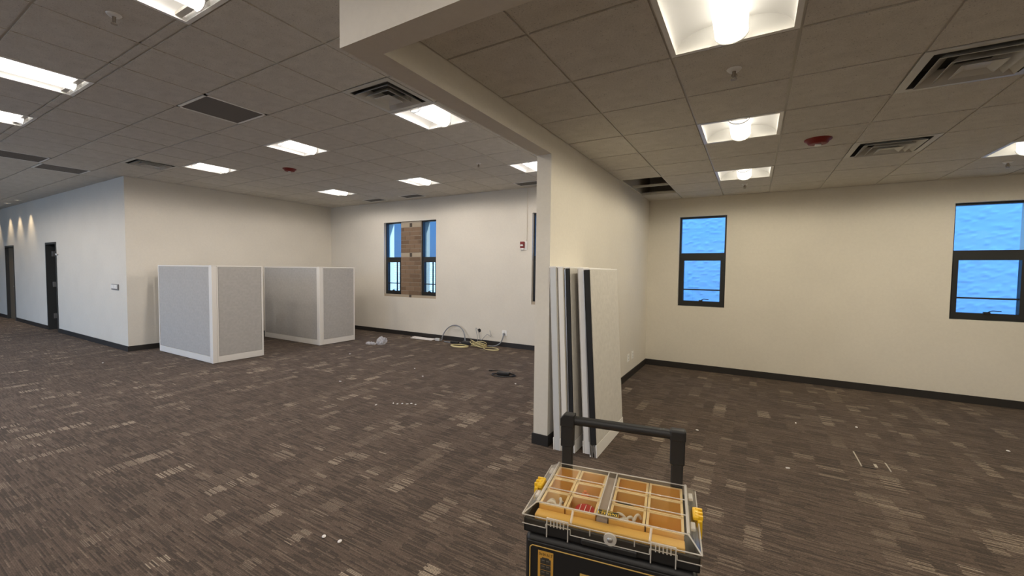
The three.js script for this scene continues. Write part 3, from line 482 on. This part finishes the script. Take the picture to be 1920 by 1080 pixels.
{
  const t = thing('parts_organizer', 'clear lidded parts organizer with amber bins on the black toolbox', 'organizer', [TB[0], orgBase, TB[2]], TT), W = 0.284, D = 0.192, y1 = 0.048, y2 = 0.083;
  part('base_tray', [rbox(-W + 0.004, W - 0.004, 0, 0.01, -D + 0.004, D - 0.004, 0.004), rbox(-W + 0.004, -W + 0.014, 0, y1, -D + 0.004, D - 0.004, 0.004), rbox(W - 0.014, W - 0.004, 0, y1, -D + 0.004, D - 0.004, 0.004), rbox(-W + 0.004, W - 0.004, 0, y1, -D + 0.004, -D + 0.014, 0.004), rbox(-W + 0.004, W - 0.004, 0, y1, D - 0.014, D - 0.004, 0.004)], M.blackPlastic, t);
  part('tray_grip', rbox(-0.08, 0.1, 0.004, 0.024, D - 0.008, D + 0.004, 0.006, 3), M.blackPlastic, t);
  const X = [-0.246, -0.15, -0.042, -0.002, 0.118, 0.238], Z = [-0.174, -0.072, 0.028, 0.126];
  const bin = (x0, x1, z0, z1, m, mr) => { const w = 0.0022, yb = 0.012, yt = 0.068, b = part('bin', [box(x0, x1, yb, yb + w, z0, z1), box(x0, x0 + w, yb, yt, z0, z1), box(x1 - w, x1, yb, yt, z0, z1), box(x0, x1, yb, yt, z0, z0 + w), box(x0, x1, yb, yt, z1 - w, z1)], m, t); part('rim', [rbox(x0 - 0.001, x0 + 0.008, yt, yt + 0.004, z0, z1, 0.0015), rbox(x1 - 0.008, x1 + 0.001, yt, yt + 0.004, z0, z1, 0.0015), rbox(x0, x1, yt, yt + 0.004, z0 - 0.001, z0 + 0.006, 0.0015), rbox(x0, x1, yt, yt + 0.004, z1 - 0.006, z1 + 0.001, 0.0015)], mr, b); };
  const greyBin = new THREE.MeshPhysicalMaterial({ color: new THREE.Color().setRGB(0.62, 0.54, 0.5), roughness: 0.35, transmission: 0.3, thickness: 0 });
  const cols = [[0, 1], [1, 2], [3, 4], [4, 5]];
  for (let r = 0; r < 3; r++) for (const [a, b] of cols) bin(X[a] + 0.002, X[b] - 0.002, Z[r] + 0.002, Z[r + 1] - 0.002, M.amber, M.amberRim);
  part('centre_divider', [box(X[2] + 0.002, X[3] - 0.002, 0.012, 0.064, -0.172, 0.124)], greyBin, t);
  part('front_ledge', [rbox(-0.246, 0.238, 0.012, 0.058, 0.131, 0.172, 0.004)], M.amber, t);
  // clear lid: plate, sloping sides, skirt with cut-outs, moulded rims
  const lid = part('lid', [box(-W + 0.036, W - 0.036, y2 - 0.003, y2, -D + 0.012, D - 0.056), box(-W, -W + 0.003, y1 - 0.012, y2 - 0.024, -D, D - 0.003), box(W - 0.003, W, y1 - 0.012, y2 - 0.024, -D, D - 0.003), box(-W, -0.2, y1 - 0.018, y2 - 0.022, D - 0.003, D), box(-0.2, -0.115, y1 - 0.004, y2 - 0.022, D - 0.003, D), box(-0.115, 0.135, y1 - 0.022, y2 - 0.022, D - 0.003, D), box(0.135, 0.215, y1 - 0.004, y2 - 0.022, D - 0.003, D), box(0.215, W, y1 - 0.018, y2 - 0.022, D - 0.003, D), box(-W, W, y1, y2 - 0.022, -D, -D + 0.003)], M.clear, t);
  const slope = (v) => { const g = new THREE.BufferGeometry(), q = v.map(([a, b, c]) => [a, b - 0.003, c]); g.setAttribute('position', new THREE.Float32BufferAttribute([...v, ...q].flat(), 3)); g.setIndex([0, 1, 2, 0, 2, 3, 4, 6, 5, 4, 7, 6, 0, 4, 5, 0, 5, 1, 1, 5, 6, 1, 6, 2, 2, 6, 7, 2, 7, 3, 3, 7, 4, 3, 4, 0]); const h = g.toNonIndexed(); h.computeVertexNormals(); return h; };
  const ya = y2 - 0.022, xi = W - 0.036, zi = D - 0.056, zb = -D + 0.012;
  for (const v of [[[-W, ya, -D], [-W, ya, D], [-xi, y2, zi], [-xi, y2, zb]], [[W, ya, D], [W, ya, -D], [xi, y2, zb], [xi, y2, zi]], [[-W, ya, D], [W, ya, D], [xi, y2, zi], [-xi, y2, zi]], [[W, ya, -D], [-W, ya, -D], [-xi, y2, zb], [xi, y2, zb]]]) part('lid_slope', slope(v), M.clear, lid);
  const e = 0.0026, L = (r, ...p) => tube(p, r, Math.max(2, p.length * 3), 6), seg = (r, a, b) => tube([a, b], r, 1, 6);
  const rims = [seg(e, [-xi, y2, zb], [xi, y2, zb]), seg(e, [-xi, y2, zi], [xi, y2, zi]), seg(e * 2.2, [-xi, y2, zb], [-xi, y2, zi]), seg(e * 2.2, [xi, y2, zb], [xi, y2, zi]), seg(e * 0.8, [-W, ya, D], [W, ya, D]), seg(e, [-W, ya, -D], [-W, ya, D]), seg(e, [W, ya, -D], [W, ya, D]), seg(e, [-xi, y2, zi], [-W, ya, D]), seg(e, [xi, y2, zi], [W, ya, D]), seg(e, [-0.038, y2, zb], [-0.038, y2, zi]), seg(e, [-0.006, y2, zb], [-0.006, y2, zi])];
  const cut = [[-W, y1 - 0.018], [-0.2, y1 - 0.018], [-0.2, y1 - 0.004], [-0.115, y1 - 0.004], [-0.115, y1 - 0.022], [0.135, y1 - 0.022], [0.135, y1 - 0.004], [0.215, y1 - 0.004], [0.215, y1 - 0.018], [W, y1 - 0.018]];
  for (let k = 0; k < cut.length - 1; k++) rims.push(seg(e * 0.7, [...cut[k], D], [...cut[k + 1], D]));
  for (const z of [-0.072, 0.028]) rims.push(seg(e * 0.8, [-xi, y2, z], [-0.038, y2, z]), seg(e * 0.8, [-0.006, y2, z], [xi, y2, z]));
  for (const x of [-0.115, 0.135]) rims.push(seg(e * 1.6, [x, ya + 0.002, D - 0.004], [x * 1.02, y2 - 0.002, zi + 0.008]));
  for (const x of [-0.05, 0.09]) rims.push(seg(e * 0.8, [x, y1 - 0.008, D + 0.001], [x, ya, D + 0.001]));
  part('lid_rim', rims, M.clearEdge, lid);
  for (const s of [-1, 1]) for (const z of [-0.12, 0.07]) part('lid_boss', rbox(s * (W - 0.02) - 0.008, s * (W - 0.02) + 0.008, y2 - 0.016, y2 - 0.004, z - 0.02, z + 0.02, 0.004), M.clearEdge, lid);
  // latches
  for (const s of [-1, 1]) { const l = part('side_latch', [rbox(s * (W + 0.004) - 0.008, s * (W + 0.004) + 0.008, 0.006, y2 - 0.012, -0.05, 0.025, 0.005), rbox(s * (W - 0.008) - 0.01, s * (W - 0.008) + 0.01, y2 - 0.018, y2 - 0.003, -0.045, 0.02, 0.005)], M.yellow, t); for (const z of [-0.035, -0.012, 0.01]) part('latch_rib', rbox(s * (W + 0.002) - 0.012, s * (W + 0.002) + 0.012, y2 - 0.016, y2 - 0.001, z - 0.005, z + 0.005, 0.002), M.yellow, l); }
  for (const x of [-0.158, 0.175]) { const l = part('front_latch', rbox(x - 0.036, x + 0.036, y1 - 0.006, y2 - 0.012, D + 0.001, D + 0.006, 0.002), M.clear, t); part('latch_frame', [rbox(x - 0.038, x - 0.034, 0.004, y2 - 0.012, D + 0.004, D + 0.009, 0.0015), rbox(x + 0.034, x + 0.038, 0.004, y2 - 0.012, D + 0.004, D + 0.009, 0.0015), rbox(x - 0.036, x + 0.036, y2 - 0.015, y2 - 0.011, D + 0.004, D + 0.009, 0.0015)], M.clearEdge, l); for (const o of [-0.022, -0.011, 0, 0.011, 0.022]) part('latch_rib', rbox(x + o - 0.002, x + o + 0.002, y1 - 0.004, y2 - 0.016, D + 0.005, D + 0.01, 0.001), M.clearEdge, l); }
  const badge = part('lid_button', [new THREE.CylinderGeometry(0.02, 0.021, 0.006, 28).rotateX(Math.PI / 2).translate(0.015, y1 - 0.002, D + 0.004)], M.clearEdge, t); part('button_screw', new THREE.SphereGeometry(0.009, 14, 10).scale(1, 1, 0.6).translate(0.015, y1 - 0.002, D + 0.007), M.steel, badge);
  const lab = canvasTex(256, 96, (c, w, h) => { c.fillStyle = '#14120e'; c.fillRect(0, 0, w, h); c.strokeStyle = '#e0b63c'; c.lineWidth = 4; c.strokeRect(4, 4, w - 8, h - 8); c.fillStyle = '#f0c93c'; c.font = 'bold 54px serif'; c.textAlign = 'center'; c.fillText('DeWALT', w / 2, 56, w - 24); c.font = 'bold 18px sans-serif'; c.fillText('TOUGHSYSTEM', w / 2, 82, w - 60); });
  const bl = std(new THREE.Color().setRGB(0.02, 0.018, 0.014), 0.4); const sticker = part('lid_label', new THREE.BoxGeometry(0.075, 0.0012, 0.03), [bl, bl, std(0xffffff, 0.4, { map: lab }), bl, bl, bl], lid); sticker.position.set(-0.005, y2 + 0.0008, D - 0.075); sticker.rotation.y = Math.PI;
}
// things lying in the bins
{
  const at = (x, y, z) => { const c = Math.cos(TT), s = Math.sin(TT); return [TB[0] + x * c + z * s, orgBase + y, TB[2] - x * s + z * c]; }, FL = 0.0145;
  const red = std(new THREE.Color().setRGB(0.5, 0.035, 0.03), 0.35), wht = std(new THREE.Color().setRGB(0.8, 0.77, 0.7), 0.5), org = std(new THREE.Color().setRGB(0.85, 0.25, 0.05), 0.4), blk = M.panelBlack, greyP = std(new THREE.Color().setRGB(0.6, 0.58, 0.55), 0.5);
  const disc = thing('red_spool', 'round red spool in the front organizer bin', 'spool', at(-0.088, FL, 0.08), TT); part('drum', new THREE.CylinderGeometry(0.034, 0.034, 0.045, 32).translate(0, 0.0225, 0), red, disc); part('wire_wrap', [-0.018, 0, 0.018].map((x) => box(x - 0.001, x + 0.001, 0.044, 0.0465, -0.025, 0.025)), wht, disc);
  for (let k = 0; k < 2; k++) { const p = thing('red_marker', k ? 'shorter red marker in the middle row bin right of the other' : 'red marker in the left bin of the middle row', 'marker', at(k ? -0.095 : -0.195, FL + 0.03, -0.01 + k * 0.004), TT + 0.25, 'red markers in the organizer'); part('barrel', new THREE.CylinderGeometry(0.008, 0.008, 0.055, 14).rotateZ(Math.PI / 2), red, p); part('cap', new THREE.CylinderGeometry(0.009, 0.009, 0.02, 14).rotateZ(Math.PI / 2).translate(-0.035, 0, 0), k ? wht : red, p); }
  solo('orange_connector', [rbox(-0.014, 0.014, 0, 0.022, -0.012, 0.012, 0.003), cyl(0.006, 0.006, 0.012, 0, 0.027, 0)], org, 'orange connector block in the middle organizer bin', 'connector', at(-0.11, FL + 0.012, -0.04), TT);
  const clip = () => tube([[-0.018, 0.005, 0], [-0.011, 0.018, 0.004], [0.006, 0.02, 0], [0.017, 0.008, -0.004], [0.008, 0.004, 0.009]], 0.005, 16, 6); const cg = clip();
  for (let k = 0; k < 16; k++) { const m = solo('cable_clip', cg, wht, k < 9 ? 'white cable clip in the front left organizer bin' : 'white cable clip in the front bin right of centre', 'clip', at(k < 9 ? rr(-0.222, -0.18) : rr(0.02, 0.095), FL + 0.002 + (k % 4) * 0.009, rr(0.055, 0.1)), rr(0, 6), k < 9 ? 'white clips in the front left bin' : 'white clips right of centre'); }
  const pl = thing('pliers', 'dark handled pliers lying in the right middle organizer bin', 'pliers', at(0.055, FL + 0.03, -0.02), TT - 0.2); part('jaw', rbox(0.015, 0.045, -0.004, 0.004, -0.007, 0.007, 0.003), M.steel, pl); part('handle', [tube([[0.015, 0, 0.004], [-0.015, 0, 0.012], [-0.045, 0, 0.008]], 0.005, 12, 8), tube([[0.015, 0, -0.004], [-0.015, 0, -0.012], [-0.045, 0, -0.008]], 0.005, 12, 8)], blk, pl);
  solo('grey_parts_pack', rbox(-0.038, 0.038, 0, 0.035, -0.02, 0.02, 0.004), greyP, 'pale grey pack in the rightmost middle organizer bin', 'pack', at(0.172, FL, -0.0), TT + 0.1);
  for (let k = 0; k < 6; k++) { const s = thing('screw', 'small screw in a rear organizer bin', 'screw', at([-0.09, -0.075, 0.05, 0.065, 0.17, 0.18][k], FL + 0.005, -0.1 + 0.01 * (k % 3)), rr(0, 6), 'screws in the rear bins'); part('shank', new THREE.CylinderGeometry(0.002, 0.0012, 0.03, 8).rotateZ(Math.PI / 2), M.brass, s); part('head', new THREE.CylinderGeometry(0.0045, 0.002, 0.004, 10).rotateZ(Math.PI / 2).translate(0.016, 0, 0), M.brass, s); }
}

// ---------------------------------------------------------------- litter and cables on the floor
M.paper = std(new THREE.Color().setRGB(0.8, 0.76, 0.74), 0.7); M.cableY = std(new THREE.Color().setRGB(0.6, 0.52, 0.27), 0.5); M.cableG = std(new THREE.Color().setRGB(0.24, 0.25, 0.27), 0.5); M.cableB = std(new THREE.Color().setRGB(0.015, 0.014, 0.014), 0.45);
{ // crumpled clear film
  const lump = (r, sx, sy, sz, x, z, q) => { const g = new THREE.IcosahedronGeometry(r, 5), p = g.attributes.position, n = noise2(q); for (let i = 0; i < p.count; i++) { const v = new THREE.Vector3().fromBufferAttribute(p, i), f = 0.5 + 0.8 * n(v.x / r * 4 + 20, v.y / r * 4 + v.z / r * 3 + 20, 999) + 0.45 * n(v.x / r * 9 + 50, v.z / r * 9 + v.y / r * 7 + 50, 999); p.setXYZ(i, v.x * f * sx + x, Math.max(0, (v.y + r * 0.5) * f * sy), v.z * f * sz + z); } g.computeVertexNormals(); return g; };
  const film = new THREE.MeshPhysicalMaterial({ color: new THREE.Color().setRGB(0.85, 0.85, 0.87), roughness: 0.12, transmission: 0.6, thickness: 0, side: THREE.DoubleSide });
  solo('crumpled_film', [lump(0.09, 0.9, 0.9, 1.3, 0.1, -0.05, 77), lump(0.06, 1.8, 0.5, 0.8, -0.09, 0.05, 78), lump(0.05, 1.2, 0.8, 1, 0.04, -0.13, 79)], film, 'crumpled clear plastic film on the carpet near the paired windows', 'plastic film', [-7.0, 0.002, -6.2], 0.3);
}
[[0, 0], [0.02, 0.12], [0.05, 0.055]].forEach(([dx, dz], k) => solo('white_strip', rbox(-0.5 + 0.06 * k, 0.2, 0, 0.012, -0.045, 0.045, 0.003), M.paper, ['white plastic strip lying nearest the baseboard', 'white plastic strip farthest from the baseboard', 'white plastic strip lying on the other two strips'][k], 'strip', [-6.55 + dx, k === 2 ? 0.013 : 0.0005, -7.36 + dz], -0.03 + 0.04 * k, 'white strips by the baseboard'));
{
  const t = thing('power_cable', 'grey power cord arching up against the baseboard', 'cord', [-5.86, 0, -7.32]);
  const pts = []; for (let k = 0; k <= 14; k++) { const f = Math.PI * (k / 14); pts.push([0.06 - 0.33 * Math.cos(f), 0.012 + 0.36 * Math.sin(f), -0.1 * Math.sin(f)]); }
  part('cable', [tube([[-0.33, 0.03, 0.05], ...pts, [0.3, 0.02, 0.08], [0.1, 0.015, 0.12], [-0.1, 0.015, 0.1]], 0.013, 90, 8)], M.cableG, t); part('plug', [rbox(-0.4, -0.28, 0.002, 0.06, 0.02, 0.08, 0.01), box(-0.42, -0.4, 0.02, 0.025, 0.03, 0.06)], M.panelGrey, t); part('connector', rbox(0.1, 0.32, 0.002, 0.05, 0.09, 0.15, 0.012), M.cableB, t);
}
function coil(label, pos, n, mat, rad, s0, o) {      // loops of cable: r radius, flat squash in depth, spread of loop centres, tilt, lift
  const pts = [], q = noise2(s0); let k = 0;
  for (let l = 0; l < n; l++) {
    const cx = o.spread * (q(l * 1.7 + 3, 1.5, 999) - 0.5) * 2, cz = o.spread * o.flat * (q(l * 1.3 + 9, 4.5, 999) - 0.5) * 2, r = o.r * (0.65 + 0.7 * q(l * 2.1 + 5, 7.5, 999)), tl = o.tilt * (q(l * 1.9 + 2, 11.5, 999) - 0.3), ax = q(l * 1.1 + 8, 13.5, 999) * 6.283;
    for (let i = 0; i < 12; i++, k++) { const f = i / 12 * 6.283, u = Math.cos(f), v = Math.sin(f), h = r * tl * (1 + Math.cos(f - ax)); pts.push([cx + r * u * (1 - 0.2 * tl), rad + h + rad * 0.8 * (l % 4), cz + r * o.flat * v]); }
  }
  return solo('cable_coil', tube(pts, rad, k * 4, 6), mat, label, 'cable coil', pos);
}
coil('yellowish cable coil lying in front of the tangle', [-5.36, 0, -6.98], 3, M.cableY, 0.009, 81, { r: 0.2, flat: 0.6, spread: 0.04, tilt: 0 });
coil('tangled heap of yellow network cable by the outlet wall', [-4.96, 0, -7.14], 9, M.cableY, 0.008, 83, { r: 0.16, flat: 0.45, spread: 0.1, tilt: 0.75 });
coil('loose yellow cable loop nearest the outlet', [-4.62, 0, -7.06], 2, M.cableY, 0.008, 87, { r: 0.15, flat: 0.65, spread: 0.05, tilt: 0.15 });
solo('thin_wire', tube([[-5.17, 0.02, -7.4], [-5.2, 0.2, -7.41], [-5.24, 0.36, -7.42], [-5.18, 0.3, -7.42], [-5.1, 0.1, -7.41], [-5.0, 0.18, -7.4], [-4.93, 0.24, -7.41], [-4.84, 0.2, -7.42], [-4.88, 0.33, -7.43]], 0.005, 70, 6), M.cableG, 'thin dark wire springing out behind the cable tangle', 'wire');
solo('power_brick', [rbox(-0.12, 0.12, 0, 0.075, -0.06, 0.06, 0.015), rbox(-0.16, -0.12, 0.02, 0.05, -0.015, 0.015, 0.006)], M.cableB, 'black power brick between the cable coils', 'adapter', [-5.33, 0.002, -7.24], 0.3);
{
  const t = thing('power_cable', 'grey cord hanging from the wall outlet to the floor', 'cord', [-4.53, 0, ZB]); part('plug', rbox(-0.02, 0.02, 0.255, 0.30, 0.0125, 0.05, 0.006), M.cableG, t); part('cable', tube([[0, 0.26, 0.045], [-0.01, 0.18, 0.07], [-0.06, 0.08, 0.1], [-0.18, 0.02, 0.13], [-0.32, 0.014, 0.16]], 0.012, 40, 8), M.cableG, t);
}
{
  const t = thing('laptop_charger', 'black power adapter with its cord coiled on the carpet', 'charger', [-3.3, 0, -5.42], 0.3);
  part('brick', rbox(-0.1, 0.1, 0.012, 0.055, -0.045, 0.045, 0.012), M.cableB, t);
  const pts = []; for (let k = 0; k <= 40; k++) { const f = k / 14 * 6.283; pts.push([0.17 * Math.cos(f) * (1 + 0.15 * Math.sin(k)), 0.007 + 0.003 * (k / 14), 0.11 * Math.sin(f) * (1 + 0.1 * Math.cos(k * 1.7))]); } part('cable', tube([...pts, [-0.05, 0.01, -0.2], [-0.18, 0.012, -0.24], [-0.24, 0.01, -0.22]], 0.006, 140, 6), M.cableB, t); part('connector', rbox(-0.3, -0.235, 0.002, 0.022, -0.235, -0.205, 0.006), M.cableB, t);
}
const crumbG = [new THREE.IcosahedronGeometry(0.012, 1).scale(1.3, 0.5, 1), new THREE.BoxGeometry(0.03, 0.008, 0.012)];
const crumbs = [[-3.72, -3.55], [-3.66, -3.56], [-3.62, -3.6], [-3.56, -3.62], [-3.53, -3.66], [-3.46, -3.66], [-3.85, -3.4], [-2.2, -1.54], [-2.08, -1.56], [-5.1, -3.85], [-4.75, -5.0], [-4.3, -4.7], [-6.6, -5.2], [-9.36, -2.47], [1.0, -5.6], [0.3, -4.1], [2.1, -5.6], [-0.45, -4.6], [0.45, -5.4], [-2.9, -5.1]];
crumbs.forEach(([x, z], k) => solo('paper_scrap', crumbG[k % 3 ? 0 : 1], M.paper, k === 13 ? 'lone white scrap on the carpet left of the cubicle' : k === 9 || k === 12 ? 'stray white scrap between the cubicle and the scrap cluster' : k > 13 && k < 19 ? 'stray white scrap on the side room carpet' : k < 6 ? 'tiny white scrap in the cluster at mid carpet' : k === 7 || k === 8 ? 'white scrap on the carpet near the bottom edge' : 'stray tiny white scrap on the carpet', 'scrap', [x, 0.005, z], rr(0, 6), k < 6 ? 'cluster of white scraps' : k === 7 || k === 8 ? 'white scraps near the bottom edge' : 'stray white scraps'));

renderer.render(scene, camera);
